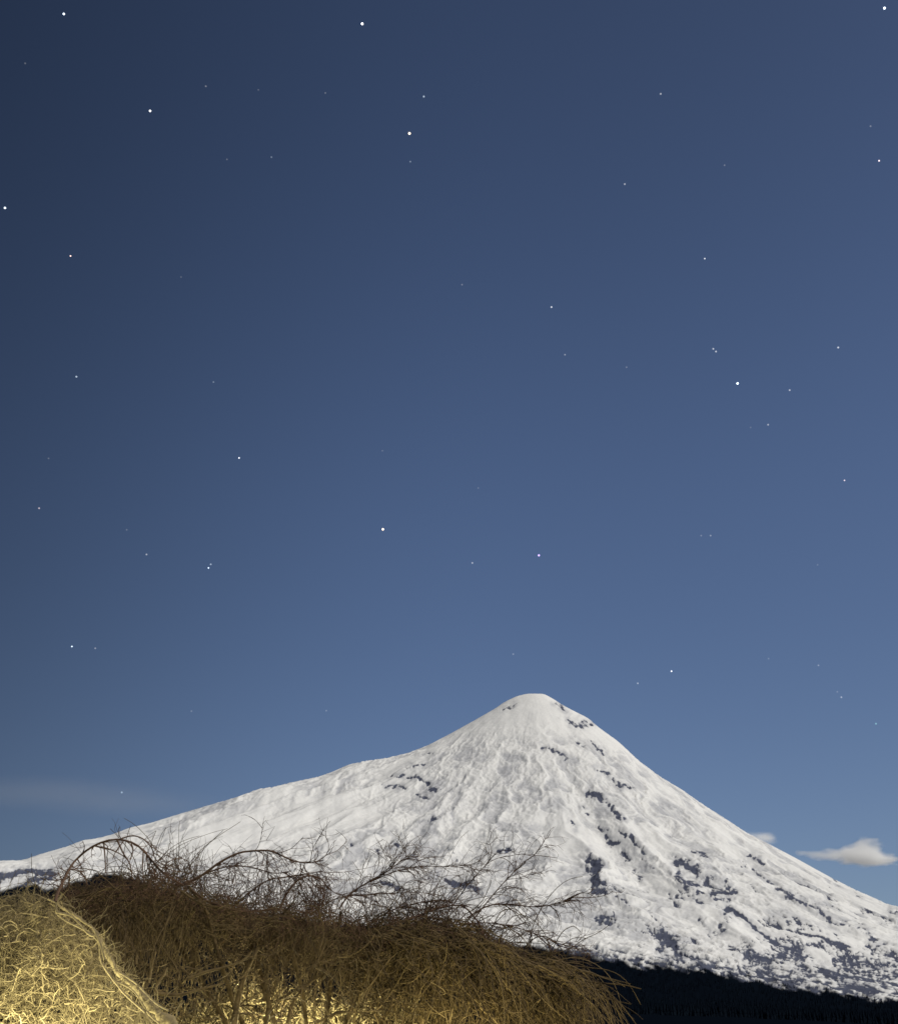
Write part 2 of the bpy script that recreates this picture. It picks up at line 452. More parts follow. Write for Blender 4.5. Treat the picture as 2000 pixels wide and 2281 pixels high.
# ------------------------------------------------------------------ clouds (volumes lit by the moon)
def cloud(name, label, centre, size, lobes, density, nscale=2.2, namp=1.0):
    """lobes: (x, y, z, rx, ry, rz, weight) in metres about the centre"""
    m = bpy.data.materials.new(name)
    m.use_nodes = True
    n, l = m.node_tree.nodes, m.node_tree.links
    n.remove(n['Principled BSDF'])
    pv = n.new('ShaderNodeVolumePrincipled')
    pv.inputs['Color'].default_value = (1, 1, 1, 1)
    pv.inputs['Anisotropy'].default_value = -0.15
    l.new(pv.outputs[0], n['Material Output'].inputs['Volume'])
    tc = n.new('ShaderNodeTexCoord')
    nz = n.new('ShaderNodeTexNoise')
    nz.inputs['Scale'].default_value = nscale / max(size); nz.inputs['Detail'].default_value = 4
    mp = n.new('ShaderNodeMapping'); mp.inputs['Scale'].default_value = (1, 1, 2.2)
    l.new(tc.outputs['Object'], mp.inputs[0]); l.new(mp.outputs[0], nz.inputs['Vector'])
    # warp the coordinates a little so no lobe keeps a perfect outline
    wsub = n.new('ShaderNodeVectorMath'); wsub.operation = 'SUBTRACT'; wsub.inputs[1].default_value = (.5, .5, .5)
    l.new(nz.outputs['Color'], wsub.inputs[0])
    wmul = n.new('ShaderNodeVectorMath'); wmul.operation = 'MULTIPLY'; wmul.inputs[1].default_value = tuple(.45 * s * namp for s in size)
    l.new(wsub.outputs[0], wmul.inputs[0])
    wad = n.new('ShaderNodeVectorMath'); wad.operation = 'ADD'
    l.new(tc.outputs['Object'], wad.inputs[0]); l.new(wmul.outputs[0], wad.inputs[1])
    tot = None
    for (x, y, z, rx, ry, rz, wt) in lobes:
        sb = n.new('ShaderNodeVectorMath'); sb.operation = 'SUBTRACT'; sb.inputs[1].default_value = (x, y, z)
        l.new(wad.outputs[0], sb.inputs[0])
        dv = n.new('ShaderNodeVectorMath'); dv.operation = 'DIVIDE'; dv.inputs[1].default_value = (rx, ry, rz)
        l.new(sb.outputs[0], dv.inputs[0])
        dt = n.new('ShaderNodeVectorMath'); dt.operation = 'DOT_PRODUCT'
        l.new(dv.outputs[0], dt.inputs[0]); l.new(dv.outputs[0], dt.inputs[1])
        ng = n.new('ShaderNodeMath'); ng.operation = 'MULTIPLY'; ng.inputs[1].default_value = -1.0
        l.new(dt.outputs['Value'], ng.inputs[0])
        ep = n.new('ShaderNodeMath'); ep.operation = 'EXPONENT'
        l.new(ng.outputs[0], ep.inputs[0])
        ma = n.new('ShaderNodeMath'); ma.operation = 'MULTIPLY_ADD'; ma.inputs[1].default_value = wt
        l.new(ep.outputs[0], ma.inputs[0])
        if tot is None:
            ma.inputs[2].default_value = -0.06
        else:
            l.new(tot.outputs[0], ma.inputs[2])
        tot = ma
    mx = n.new('ShaderNodeMath'); mx.operation = 'MAXIMUM'; mx.inputs[1].default_value = 0
    l.new(tot.outputs[0], mx.inputs[0])
    dn = n.new('ShaderNodeMath'); dn.operation = 'MULTIPLY'; dn.inputs[1].default_value = density
    l.new(mx.outputs[0], dn.inputs[0])
    l.new(dn.outputs[0], pv.inputs['Density'])
    vv, ff = [], []
    nu, nv = 28, 14
    for i in range(nv + 1):
        for j in range(nu):
            a, e = 2 * math.pi * j / nu, math.pi * (i / nv - .5)
            vv.append((size[0] * math.cos(e) * math.cos(a), size[1] * math.cos(e) * math.sin(a), size[2] * math.sin(e)))
    for i in range(nv):
        for j in range(nu):
            ff.append((i * nu + j, i * nu + (j + 1) % nu, (i + 1) * nu + (j + 1) % nu, (i + 1) * nu + j))
    o = mesh_from(name, vv, [np.array(ff)], m)
    o.location = centre
    tag(o, label, 'cloud')
    return o


k = 9000 / 1.03 / F          # metres per photograph pixel at the cloud
cloud('cloud', 'small bright white cloud floating right of the volcano', at(1895, 1905, 9000), (150 * k, 60 * k, 55 * k),
      [(26 * k, 0, 2 * k, 34 * k, 26 * k, 14 * k, 1), (66 * k, 0, -11 * k, 26 * k, 20 * k, 9 * k, .7), (-70 * k, 0, 2 * k, 40 * k, 16 * k, 8 * k, .28),
       (0, 0, 0, 40 * k, 20 * k, 8 * k, .3), (34 * k, 0, 26 * k, 20 * k, 15 * k, 12 * k, .3)], 0.07, 3.2, 1.2)
k2 = 7700 / 1.03 / F
cloud('cloud', 'pale wisp of cloud clinging to the right slope with a tail against the sky', at(1640, 1868, 7560), (140 * k2, 40 * k2, 60 * k2),
      [(66 * k2, 0, 2 * k2, 20 * k2, 14 * k2, 9 * k2, 1), (20 * k2, 0, -4 * k2, 36 * k2, 16 * k2, 14 * k2, .7), (-35 * k2, 0, 8 * k2, 42 * k2, 18 * k2, 15 * k2, .4)], 0.02)
cloud('cloud', 'long thin faint streak of cloud above the left ridge', at(190, 1775, 10500), (420 * 4.2, 500, 85 * 4.2),
      [(-100 * 4.2, 0, 10 * 4.2, 240 * 4.2, 300, 26 * 4.2, .5), (120 * 4.2, 0, -18 * 4.2, 170 * 4.2, 260, 20 * 4.2, .45)], 0.0006, 3.0, .35)

# ------------------------------------------------------------------ stars
stm = bpy.data.materials.new('starlight')
stm.use_nodes = True
n, l = stm.node_tree.nodes, stm.node_tree.links
n.remove(n['Principled BSDF'])
oi = n.new('ShaderNodeObjectInfo')
em = n.new('ShaderNodeEmission')
tr = n.new('ShaderNodeBsdfTransparent')
asd = n.new('ShaderNodeAddShader')
l.new(oi.outputs['Color'], em.inputs[0])
l.new(em.outputs[0], asd.inputs[0]); l.new(tr.outputs[0], asd.inputs[1]); l.new(asd.outputs[0], n['Material Output'].inputs[0])
stm.cycles.emission_sampling = 'NONE'
W_, B_, O_, P_, V_, T_ = (1, 1, 1), (.75, .88, 1), (1, .8, .55), (1, .8, .8), (.6, .4, 1), (.45, 1, .9)
STARS = [
 (807, 53, 1.3, W_, 'very bright white star near the top edge left of centre'),
 (912, 297, 1.6, O_, 'brightest star of the upper sky, warm white, above a faint one'),
 (1969, 18, 1.3, B_, 'very bright bluish star in the top right corner'),
 (1642, 854, 1.3, B_, 'very bright bluish star in the right half at mid height of the sky'),
 (853, 1179, 1.3, O_, 'very bright warm star left of and above the volcano summit'),
 (1200, 1237, .8, V_, 'violet star straight above the volcano summit'),
 (143, 31, .85, B_, 'bright star near the top left corner'),
 (335, 247, .85, W_, 'bright white star alone in the dark upper left sky'),
 (12, 463, .85, B_, 'bright star touching the left edge in the upper sky'),
 (158, 570, .75, (1, .7, .6), 'bright reddish star near the left edge'),
 (1957, 358, .7, P_, 'small sharp pinkish star near the right edge in the upper sky'),
 (533, 1020, .7, W_, 'small sharp white star left of centre at mid height of the sky'),
 (465, 1265, .7, B_, 'brighter lower star of the close pair on the left'),
 (470, 1257, .22, B_, 'dim upper star of the close pair on the left'),
 (161, 1440, .65, B_, 'fairly bright star low at the left above the thin cloud streak'),
 (213, 1444, .12, W_, 'faint star just right of a brighter one low at the left'),
 (1495, 1495, .7, W_, 'small sharp white star low in the sky right of the volcano summit'),
 (1420, 1522, .16, W_, 'faint star below and left of the sharp one right of the summit'),
 (1880, 1070, .5, P_, 'fairly bright pinkish star near the right edge at mid height'),
 (1569, 576, .5, W_, 'small sharp star alone in the right half of the upper sky'),
 (1228, 684, .35, W_, 'medium star right of centre in the middle of the sky'),
 (1258, 790, .13, W_, 'faint star below the medium one right of centre'),
 (1395, 818, .07, W_, 'very faint star between two brighter ones in the right middle sky'),
 (1588, 777, .25, W_, 'upper left point of the elongated double star on the right'),
 (1594, 783, .25, W_, 'lower right point of the elongated double star on the right'),
 (1866, 774, .3, W_, 'medium star near the right edge in the middle of the sky'),
 (1758, 869, .22, W_, 'medium star right of the very bright bluish one'),
 (1710, 946, .18, W_, 'faint star below and right of the very bright bluish one'),
 (1671, 952, .04, W_, 'barely visible star just left of a faint one on the right'),
 (944, 215, .3, B_, 'medium star above right of the brightest star'),
 (914, 360, .12, B_, 'faint star directly below the brightest star'),
 (1471, 209, .2, W_, 'faint star alone in the upper right sky'),
 (1391, 410, .2, W_, 'faint star lower and left of the lone one in the upper right sky'),
 (1613, 368, .06, W_, 'very faint star in the upper right between two brighter ones'),
 (1938, 281, .08, W_, 'very faint star above the small pinkish one at the right edge'),
 (459, 192, .09, W_, 'faint star right of the lone bright star of the upper left'),
 (576, 200, .04, W_, 'barely visible star farther right of the lone upper left star'),
 (725, 207, .06, W_, 'very faint star below the very bright one at the top edge'),
 (605, 350, .1, B_, 'faint star lower right of the lone upper left star'),
 (506, 355, .05, W_, 'very faint star beside a faint one in the upper left sky'),
 (57, 141, .05, W_, 'very faint star near the top left corner below the bright one'),
 (171, 839, .32, B_, 'medium bluish star below the reddish one at the left'),
 (476, 851, .1, B_, 'faint star right of the medium bluish one at the left'),
 (404, 617, .04, W_, 'barely visible star right of the reddish one'),
 (109, 1021, .05, W_, 'very faint star at the left above a medium one'),
 (852, 1004, .05, W_, 'very faint star above the very bright warm star'),
 (1029, 634, .08, W_, 'very faint star near the middle of the upper sky'),
 (1065, 1087, .05, W_, 'barely visible star above and left of the violet one'),
 (88, 1132, .25, P_, 'medium star near the left edge in the lower sky'),
 (283, 1180, .05, W_, 'very faint star above a medium one in the lower left sky'),
 (327, 1235, .18, W_, 'faint star left of the close pair on the left'),
 (427, 1584, .06, W_, 'very faint star in the low sky left of centre'),
 (727, 1583, .07, W_, 'very faint star in the low sky above the left ridge'),
 (272, 1765, .25, B_, 'medium star in the thin cloud streak just above the left ridge'),
 (1052, 1254, .2, W_, 'faint star left of the violet one above the summit'),
 (1561, 1193, .07, W_, 'left star of the faint pair in the lower right sky'),
 (1582, 1193, .11, W_, 'right star of the faint pair in the lower right sky'),
 (1820, 1258, .04, W_, 'barely visible star in the lower right sky'),
 (1143, 1457, .09, W_, 'very faint star just above and left of the volcano summit'),
 (1711, 1467, .05, W_, 'barely visible star low at the right'),
 (1822, 1482, .09, W_, 'very faint star low at the right above a close faint pair'),
 (1864, 1541, .05, W_, 'upper dim star of the faint pair low at the right'),
 (1873, 1553, .15, W_, 'lower star of the faint pair low at the right'),
 (1950, 1612, .16, T_, 'faint teal star lowest at the right edge above the cloud'),
]
RS = 60000.0
ico = bpy.data.meshes.new('star')
import bmesh
bm = bmesh.new()
bmesh.ops.create_icosphere(bm, subdivisions=2, radius=1.0)
bm.to_mesh(ico)
bm.free()
ico.materials.append(stm)
for (u, v, br, colr, lab) in STARS:
    o = bpy.data.objects.new('star', ico)
    C.objects.link(o)
    d = np.array(ray(u, v))
    d = d / np.linalg.norm(d)
    o.location = tuple(d * RS)
    px = 3.6 + 1.3 * min(br, 1.4) ** .6           # radius in photograph pixels
    if br >= .45 and br < .8:
        px = 3.3
    o.scale = (RS / F * px * .44,) * 3
    g = br * (1.3 if br >= .6 else .95)
    o.color = (colr[0] * g, colr[1] * g, colr[2] * g, 1)
    tag(o, lab, 'star', 'stars in the night sky')


# ------------------------------------------------------------------ branch tools
def tubes(P, R, sides=3):
    """P (N,M,3) centre lines, R (N,M) radii -> verts, quads"""
    N, M, _ = P.shape
    T = np.gradient(P, axis=1)
    T /= np.linalg.norm(T, axis=2, keepdims=True) + 1e-9
    ref = np.array([.13, .97, .2])
    A = np.cross(T, ref)
    A /= np.linalg.norm(A, axis=2, keepdims=True) + 1e-6
    B = np.cross(T, A)
    an = np.arange(sides) * 2 * math.pi / sides
    Vv = P[:, :, None, :] + R[:, :, None, None] * (np.cos(an)[None, None, :, None] * A[:, :, None, :] + np.sin(an)[None, None, :, None] * B[:, :, None, :])
    id_ = np.arange(N * M * sides).reshape(N, M, sides)
    a = id_[:, :-1, :]
    b_ = id_[:, 1:, :]
    q = np.stack([a, np.roll(a, -1, 2), np.roll(b_, -1, 2), b_], -1).reshape(-1, 4)
    return Vv.reshape(-1, 3), q


def walk(start, d, length, M, droop, wig, mem=.6):
    N = len(start)
    P = np.zeros((N, M, 3))
    P[:, 0] = start
    d = d / (np.linalg.norm(d, axis=1, keepdims=True) + 1e-9)
    seg = (np.asarray(length) / (M - 1)).reshape(-1, 1)
    wv_ = np.zeros((N, 3))
    droop = np.broadcast_to(np.asarray(droop, float), (N,)).reshape(-1, 1)
    for i in range(1, M):
        wv_ = mem * wv_ + (1 - mem) * rng.normal(0, 1, (N, 3)) * wig
        d = d + wv_ + np.array([0, 0, -1.0]) * droop * seg
        d = d / (np.linalg.norm(d, axis=1, keepdims=True) + 1e-9)
        P[:, i] = P[:, i - 1] + d * seg
    return P


def children(P, nper, t0=.1, t1=1.0):
    """random attachment points and tangents on parent centre lines"""
    N, M, _ = P.shape
    pi = np.repeat(np.arange(N), nper)
    t = rng.uniform(t0, t1, len(pi)) * (M - 1)
    i0 = np.clip(t.astype(int), 0, M - 2)
    fr = (t - i0)[:, None]
    st_ = P[pi, i0] * (1 - fr) + P[pi, i0 + 1] * fr
    tg = P[pi, i0 + 1] - P[pi, i0]
    tg /= np.linalg.norm(tg, axis=1, keepdims=True) + 1e-9
    return st_, tg, pi


def unit(n_, flat=1.0):
    v = rng.normal(0, 1, (n_, 3))
    v[:, 1] *= flat
    return v / np.linalg.norm(v, axis=1, keepdims=True)


def resample(pts, M):
    pts = np.asarray(pts, float)
    # smooth with Catmull-Rom, then even spacing
    p = np.vstack([2 * pts[0] - pts[1], pts, 2 * pts[-1] - pts[-2]])
    out = []
    for i in range(1, len(p) - 2):
        for t in np.linspace(0, 1, 12, endpoint=False):
            a, b_, c, d = p[i - 1], p[i], p[i + 1], p[i + 2]
            out.append(.5 * ((2 * b_) + (c - a) * t + (2 * a - 5 * b_ + 4 * c - d) * t * t + (3 * b_ - a - 3 * c + d) * t ** 3))
    out.append(pts[-1])
    out = np.array(out)
    s = np.concatenate([[0], np.cumsum(np.linalg.norm(np.diff(out, axis=0), axis=1))])
    q = np.linspace(0, s[-1], M)
    return np.stack([np.interp(q, s, out[:, k_]) for k_ in range(3)], -1)


class Bag:
    """collects many twigs into one mesh"""
    def __init__(self):
        self.v, self.f, self.a, self.n = [], [], [], 0

    def add(self, P, R, sides=3, tone=None):
        v, q = tubes(P, R, sides)
        self.v.append(v); self.f.append(q + self.n); self.n += len(v)
        tn = rng.uniform(0, 1, len(P)) if tone is None else tone
        self.a.append(np.repeat(tn, P.shape[1] * sides))

    def build(self, name, m, parent):
        return mesh_from(name, np.concatenate(self.v), [np.concatenate(self.f)], m, parent, attrs={'tone': np.concatenate(self.a)})


def bark(name, c0, c1, rough=.85):
    m, n, l, b = mat(name)
    a = n.new('ShaderNodeAttribute'); a.attribute_name = 'tone'
    nz = n.new('ShaderNodeTexNoise'); nz.inputs['Scale'].default_value = 30; nz.inputs['Detail'].default_value = 5
    tc = n.new('ShaderNodeTexCoord'); l.new(tc.outputs['Object'], nz.inputs['Vector'])
    mx = n.new('ShaderNodeMath'); mx.operation = 'MULTIPLY_ADD'; mx.inputs[1].default_value = .6
    l.new(nz.outputs['Fac'], mx.inputs[0])
    ml_ = n.new('ShaderNodeMath'); ml_.operation = 'MULTIPLY'; ml_.inputs[1].default_value = .6
    l.new(a.outputs['Fac'], ml_.inputs[0]); l.new(ml_.outputs[0], mx.inputs[2])
    cr = n.new('ShaderNodeMix'); cr.data_type = 'RGBA'
    cr.inputs[6].default_value = (*c0, 1); cr.inputs[7].default_value = (*c1, 1)
    l.new(mx.outputs[0], cr.inputs[0]); l.new(cr.outputs[2], b.inputs['Base Color'])
    b.inputs['Roughness'].default_value = rough
    b.inputs['Specular IOR Level'].default_value = 0.2
    bp = n.new('ShaderNodeBump'); bp.inputs['Strength'].default_value = .6; bp.inputs['Distance'].default_value = .01
    l.new(nz.outputs['Fac'], bp.inputs['Height']); l.new(bp.outputs[0], b.inputs['Normal'])
    return m


BARK = bark('twig_bark', (0.024, 0.014, 0.008), (0.145, 0.102, 0.047))
TWIG = bark('red_twig_bark', (0.072, 0.040, 0.027), (0.13, 0.078, 0.048))
STRAW = bark('dry_twig_bark', (0.10, 0.078, 0.042), (0.32, 0.25, 0.13))
PXM = 1 / 1.07 / F            # metres per photograph pixel per metre of distance


def limb(parent, pix, y, r0, r1, name='limb', m=None, sides=7, M=26, knob=0.0):
    """pix: (u, v) or (u, v, y) points"""
    pts = np.array([at(p[0], p[1], p[2] if len(p) > 2 else y) for p in pix])
    P = resample(pts, M)
    R = np.linspace(r0, r1, M) * y * PXM
    if knob:
        R = R * (1 + knob * perlin(np.arange(M) * .45, 3.3 + r0, 5)) 
        P = P + knob * R[:, None] * rng.normal(0, .35, (M, 3))
    v, q = tubes(P[None], R[None], sides)
    o = mesh_from(name, v, [q], m or BARK, parent, attrs={'tone': np.full(len(v), rng.uniform(.2, .8))})
    return P


# ------------------------------------------------------------------ weeping tree (centre)
YT = 9.5
tree = empty('weeping_tree', tuple(np.append(at(700, 2200, YT)[:2], 0)))
tag(tree, 'broad leafless weeping tree with brown drooping twigs in front of the volcano', 'tree')
hub = at(690, 2620, YT + .3)
base = np.array([hub[0], hub[1], -.1])
P = resample([base, base + [.05, 0, .7], hub + [0, 0, -.4], hub], 20)
v, q = tubes(P[None], np.linspace(.16, .09, 20)[None], 10)
mesh_from('trunk', v, [q], BARK, tree, attrs={'tone': np.full(len(v), .4)})

CREST = np.array([(100, 2010), (200, 1998), (300, 1972), (400, 1966), (480, 2000), (560, 2026), (640, 2030), (740, 2040), (800, 2062), (900, 2055), (1000, 2062),
                  (1060, 2090), (1150, 2122), (1250, 2145), (1330, 2180), (1400, 2260)], float)


def crest(u):
    return np.interp(u, CREST[:, 0], CREST[:, 1])


ARCH = [
 (([(410, 1972), (450, 1950), (490, 1921), (530, 1901), (560, 1896), (600, 1895), (630, 1907), (655, 1918), (690, 1922), (720, 1916)]), 9.3, 4.0, 1.6),
 (([(405, 1972), (460, 1945), (510, 1930), (560, 1932), (610, 1945), (650, 1940)]), 9.5, 2.6, 1.2),
 (([(520, 2020), (560, 1985), (600, 1960), (650, 1952), (720, 1940)]), 9.6, 2.6, 1.2),
 (([(620, 2030), (640, 1990), (665, 1960), (690, 1951), (715, 1958), (732, 1980)]), 9.2, 3.2, 1.6),
 (([(755, 2025), (780, 1992), (820, 1965), (850, 1950), (880, 1928), (915, 1900)]), 9.4, 3.4, 1.2),
 (([(820, 1966), (870, 1945), (920, 1932), (980, 1930), (1030, 1933)]), 9.4, 1.8, .9),
 (([(1000, 2030), (1022, 1998), (1051, 1960), (1091, 1920), (1131, 1905)]), 9.8, 2.2, .9),
 (([(1050, 2055), (1075, 2022), (1100, 1991), (1136, 1951), (1180, 1911), (1198, 1906), (1240, 1911)]), 9.6, 2.6, 1.1),
 (([(1040, 2045), (1087, 2018), (1136, 2015), (1198, 2020), (1247, 2009), (1295, 1989)]), 9.4, 3.0, 1.2),
 (([(860, 2062), (920, 2045), (975, 2024), (1024, 2017), (1055, 2040), (1073, 2071), (1085, 2100)]), 9.2, 4.0, 2.4),
 (([(820, 2058), (880, 2025), (940, 2010), (1010, 2004)]), 9.7, 2.6, 1.2),
 (([(1000, 2062), (1090, 2056), (1170, 2072), (1240, 2100), (1290, 2112)]), 9.3, 2.6, 1.2),
 (([(700, 2030), (760, 1998), (840, 1992), (930, 1988), (990, 1996)]), 9.9, 2.2, 1.0),
 (([(430, 1985), (470, 2010), (540, 2030), (620, 2024)]), 9.0, 3.2, 2.0),
]
AP = []
for pix, y, r0, r1 in ARCH:
    kq = .8 if len(AP) < 4 or len(AP) == 13 else .58
    AP.append(limb(tree, pix, y, r0 * kq, r1 * kq, m=TWIG))
# limbs from the hub out to the crest
for (u, v, y) in ((420, 1975, 9.2), (530, 2022, 9.6), (640, 2030, 9.2), (760, 2030, 9.5), (860, 2062, 9.3), (1005, 2045, 9.6), (1045, 2060, 9.5), (1250, 2160, 9.4), (300, 1985, 9.7)):
    mid_u = .55 * u + .45 * 690
    limb(tree, [(690, 2620, YT + .3), (.25 * u + .75 * 690 + rng.uniform(-20, 20), 2430, YT + .2), (mid_u + rng.uniform(-25, 25), 2250, (YT + y) / 2), (.85 * u + .15 * 690, v + 60, y), (u, v, y)], YT, 7, 3.5, sides=7, M=30, knob=.45)
# dark twisted inner limbs and pale lit ones low in the crown
for pix, y, r0, r1 in (
    ([(520, 2290), (530, 2230), (545, 2175), (560, 2140), (575, 2110)], 9.0, 8, 4),
    ([(590, 2290), (598, 2240), (592, 2190), (600, 2150)], 9.1, 5, 3),
    ([(345, 2213), (400, 2216), (450, 2203), (500, 2190)], 8.7, 4.5, 2),
    ([(345, 2213), (352, 2190), (366, 2170), (372, 2155)], 8.7, 4.5, 2.5),
    ([(420, 2180), (460, 2165), (500, 2155), (540, 2140), (562, 2118)], 8.8, 4, 2),
    ([(303, 2148), (304, 2128), (308, 2108)], 8.7, 4, 2.6),
    ([(332, 2190), (338, 2155), (347, 2120)], 8.7, 3.2, 2.2),
    ([(640, 2281), (655, 2230), (690, 2190), (730, 2165)], 9.2, 4, 2),
    ([(700, 2281), (760, 2255), (830, 2262), (880, 2290)], 9.0, 3, 2),
    ([(700, 2150), (740, 2175), (760, 2200)], 8.9, 3.5, 2),
    ([(170, 1998), (200, 1993), (235, 1978), (255, 1980)], 8.9, 2.2, 1.5),
    ([(405, 1985), (430, 2003), (460, 2018), (500, 2022)], 8.9, 3, 1.5)):
    limb(tree, pix, y, r0, r1, M=18)

bag = Bag()
fine = Bag()
nbranch = 0


def side_branches(Pp, n_, kind):
    """visible side branches of one limb: each its own part, with twigs in the bag"""
    global nbranch
    st_, tg, _ = children(Pp[None], n_, .12, .98)
    ln = rng.uniform(.14, .4, n_)
    if kind == 'lace':
        d = tg * .6 + unit(n_, .5) * .7 + np.array([0, 0, -.55])
        dr = 1.0
    elif kind == 'spray':
        d = tg * 1.3 + unit(n_, .5) * .5 + np.array([.25, 0, -.02])
        dr = .9
    else:
        d = tg * .7 + unit(n_, .6) * .7 + np.array([0, 0, .5])
        dr = .2
    B1 = walk(st_, d, ln, 10, dr, .32)
    rad = np.linspace(1, .45, 10)[None] * (rng.uniform(.6, 1.1, (n_, 1)) * 9.4 * PXM)
    for k_ in range(n_):
        v, q = tubes(B1[k_:k_ + 1], rad[k_:k_ + 1], 4)
        mesh_from('branch', v, [q], TWIG, tree, attrs={'tone': np.full(len(v), rng.uniform(0, .4))})
        nbranch += 1
    # twigs on them
    st2, tg2, _ = children(B1, 5, .1, 1)
    B2 = walk(st2, tg2 * 1.0 + unit(len(st2), .5) * .7, rng.uniform(.08, .24, len(st2)), 7, dr * .8, .4)
    fine.add(B2, np.linspace(1, .4, 7)[None] * (rng.uniform(.45, .85, (len(st2), 1)) * 9.4 * PXM), 3, rng.uniform(0, .35, len(st2)))
    st3, tg3, _ = children(B2, 1, .1, 1)
    B3 = walk(st3, tg3 * .8 + unit(len(st3), .5) * .8, rng.uniform(.05, .14, len(st3)), 5, dr * .5, .4)
    fine.add(B3, np.linspace(1, .4, 5)[None] * (rng.uniform(.45, .75, (len(st3), 1)) * 9.4 * PXM), 3, rng.uniform(0, .35, len(st3)))


for k_, kind, n_ in ((0, 'lace', 26), (1, 'lace', 18), (2, 'lace', 14), (3, 'lace', 16), (4, 'spray', 20), (5, 'spray', 12), (6, 'spray', 9),
                     (7, 'spray', 10), (8, 'spray', 18), (9, 'spray', 24), (10, 'spray', 18), (11, 'spray', 20), (12, 'spray', 16), (0, 'up', 8), (4, 'up', 5)):
    side_branches(AP[k_], n_, kind)

# upright thin shoots behind the arches
us = np.concatenate([rng.uniform(360, 470, 40), rng.uniform(560, 760, 45), rng.uniform(780, 1000, 35)])
st_ = at(us, crest(us) + rng.uniform(-35, 10, len(us)), rng.uniform(9.6, 10.2, len(us)))
d = np.stack([rng.normal(.2, .45, len(us)), rng.normal(0, .3, len(us)), np.full(len(us), 1.0)], -1)
SH = walk(st_, d, rng.uniform(.12, .36, len(us)), 9, -.2, .22)
fine.add(SH, np.linspace(1, .4, 9)[None] * (rng.uniform(.6, 1.0, (len(us), 1)) * 9.8 * PXM), 3, rng.uniform(0, .5, len(us)))
st2, tg2, _ = children(SH, 3, .2, 1)
B2 = walk(st2, tg2 + unit(len(st2), .5) * .7, rng.uniform(.06, .16, len(st2)), 6, -.2, .3)
fine.add(B2, np.linspace(1, .4, 6)[None] * (.55 * 9.8 * PXM) * np.ones((len(st2), 1)), 3, rng.uniform(0, .5, len(st2)))

# short tangled brush right on the crest
us = rng.uniform(140, 1110, 2700)
st_ = at(us, crest(us) + rng.uniform(-16, 45, len(us)), rng.uniform(8.9, 10.3, len(us)))
BR = walk(st_, unit(len(us), .7) + np.array([.15, 0, .15]), rng.uniform(.08, .3, len(us)), 7, .6, .4)
fine.add(BR, np.linspace(1, .4, 7)[None] * (rng.uniform(.5, 1.1, (len(us), 1)) * 9.5 * PXM), 3, rng.uniform(0, .6, len(us)))

# hanging strands of the middle of the crown, in loose locks
def locks(n_lock, per, ufun, vsd, ylo, yhi, dmean, dsd, ln, droop, rad, M=11, spread=.05, wig=.2):
    ul = ufun(n_lock)
    vl = crest(ul) + np.abs(rng.normal(0, vsd, n_lock)) + 4
    yl = rng.uniform(ylo, yhi, n_lock)
    dl_ = np.array(dmean) + rng.normal(0, 1, (n_lock, 3)) * np.array(dsd)
    Ll = rng.uniform(ln[0], ln[1], n_lock)
    gl = rng.uniform(droop[0], droop[1], n_lock)
    tl = rng.uniform(0, 1, n_lock)
    k = np.repeat(np.arange(n_lock), per)
    N = len(k)
    shy = (ul[k] > 430) & (ul[k] < 930)
    yy = np.where(shy, np.minimum(yl[k], 9.7), yl[k])
    st_ = at(ul[k], vl[k], yy) + rng.normal(0, spread, (N, 3)) * np.array([1, 1, .8])
    d = dl_[k] + rng.normal(0, .22, (N, 3))
    L = Ll[k] * rng.uniform(.6, 1.1, N) * np.where(shy, .6, 1)
    ST = walk(st_, d, L, M, gl[k] * rng.uniform(.7, 1.3, N), wig)
    bag.add(ST, np.linspace(1, .5, M)[None] * (rng.uniform(rad[0], rad[1], (N, 1)) * 9.5 * PXM), 3, np.clip(tl[k] * .7 + rng.uniform(0, .3, N), 0, 1))


locks(400, 10, lambda n_: rng.uniform(135, 1000, n_), 55, 8.9, 10.9, (.12, -.1, -.1), (.42, .3, .35), (.35, .95), (1.5, 4.0), (.6, 1.25), spread=.045, wig=.2)
# low tangle, crossing twigs
N = 750
us = rng.uniform(270, 960, N)
us = np.where((us > 450) & (us < 760) & (rng.uniform(0, 1, N) < .4), us + 310, us)
st_ = at(us, rng.uniform(2120, 2330, N), rng.uniform(8.7, 9.8, N))
TG = walk(st_, unit(N, .7) + np.array([.2, 0, 0]), rng.uniform(.15, .45, N), 9, .8, .4)
bag.add(TG, np.linspace(1, .5, 9)[None] * (rng.uniform(.9, 2.0, (N, 1)) * 9.3 * PXM))
# long strands sweeping out to the right
locks(190, 9, lambda n_: 780 + 480 * rng.beta(1.3, 1.1, n_), 45, 8.8, 10.4, (.75, -.05, -.12), (.28, .28, .25), (.35, 1.0), (1.6, 4.2), (.8, 1.7), 13, .045, .28)
# stray curls among them
N = 420
us = 820 + 500 * rng.beta(1.2, 1.2, N)
st_ = at(us, crest(us) + rng.uniform(15, 190, N), rng.uniform(8.7, 9.6, N))
TG = walk(st_, unit(N, .7) + np.array([.4, 0, -.1]), rng.uniform(.12, .4, N), 11, .8, .5, .8)
bag.add(TG, np.linspace(1, .5, 11)[None] * (rng.uniform(.9, 1.9, (N, 1)) * 9.3 * PXM))
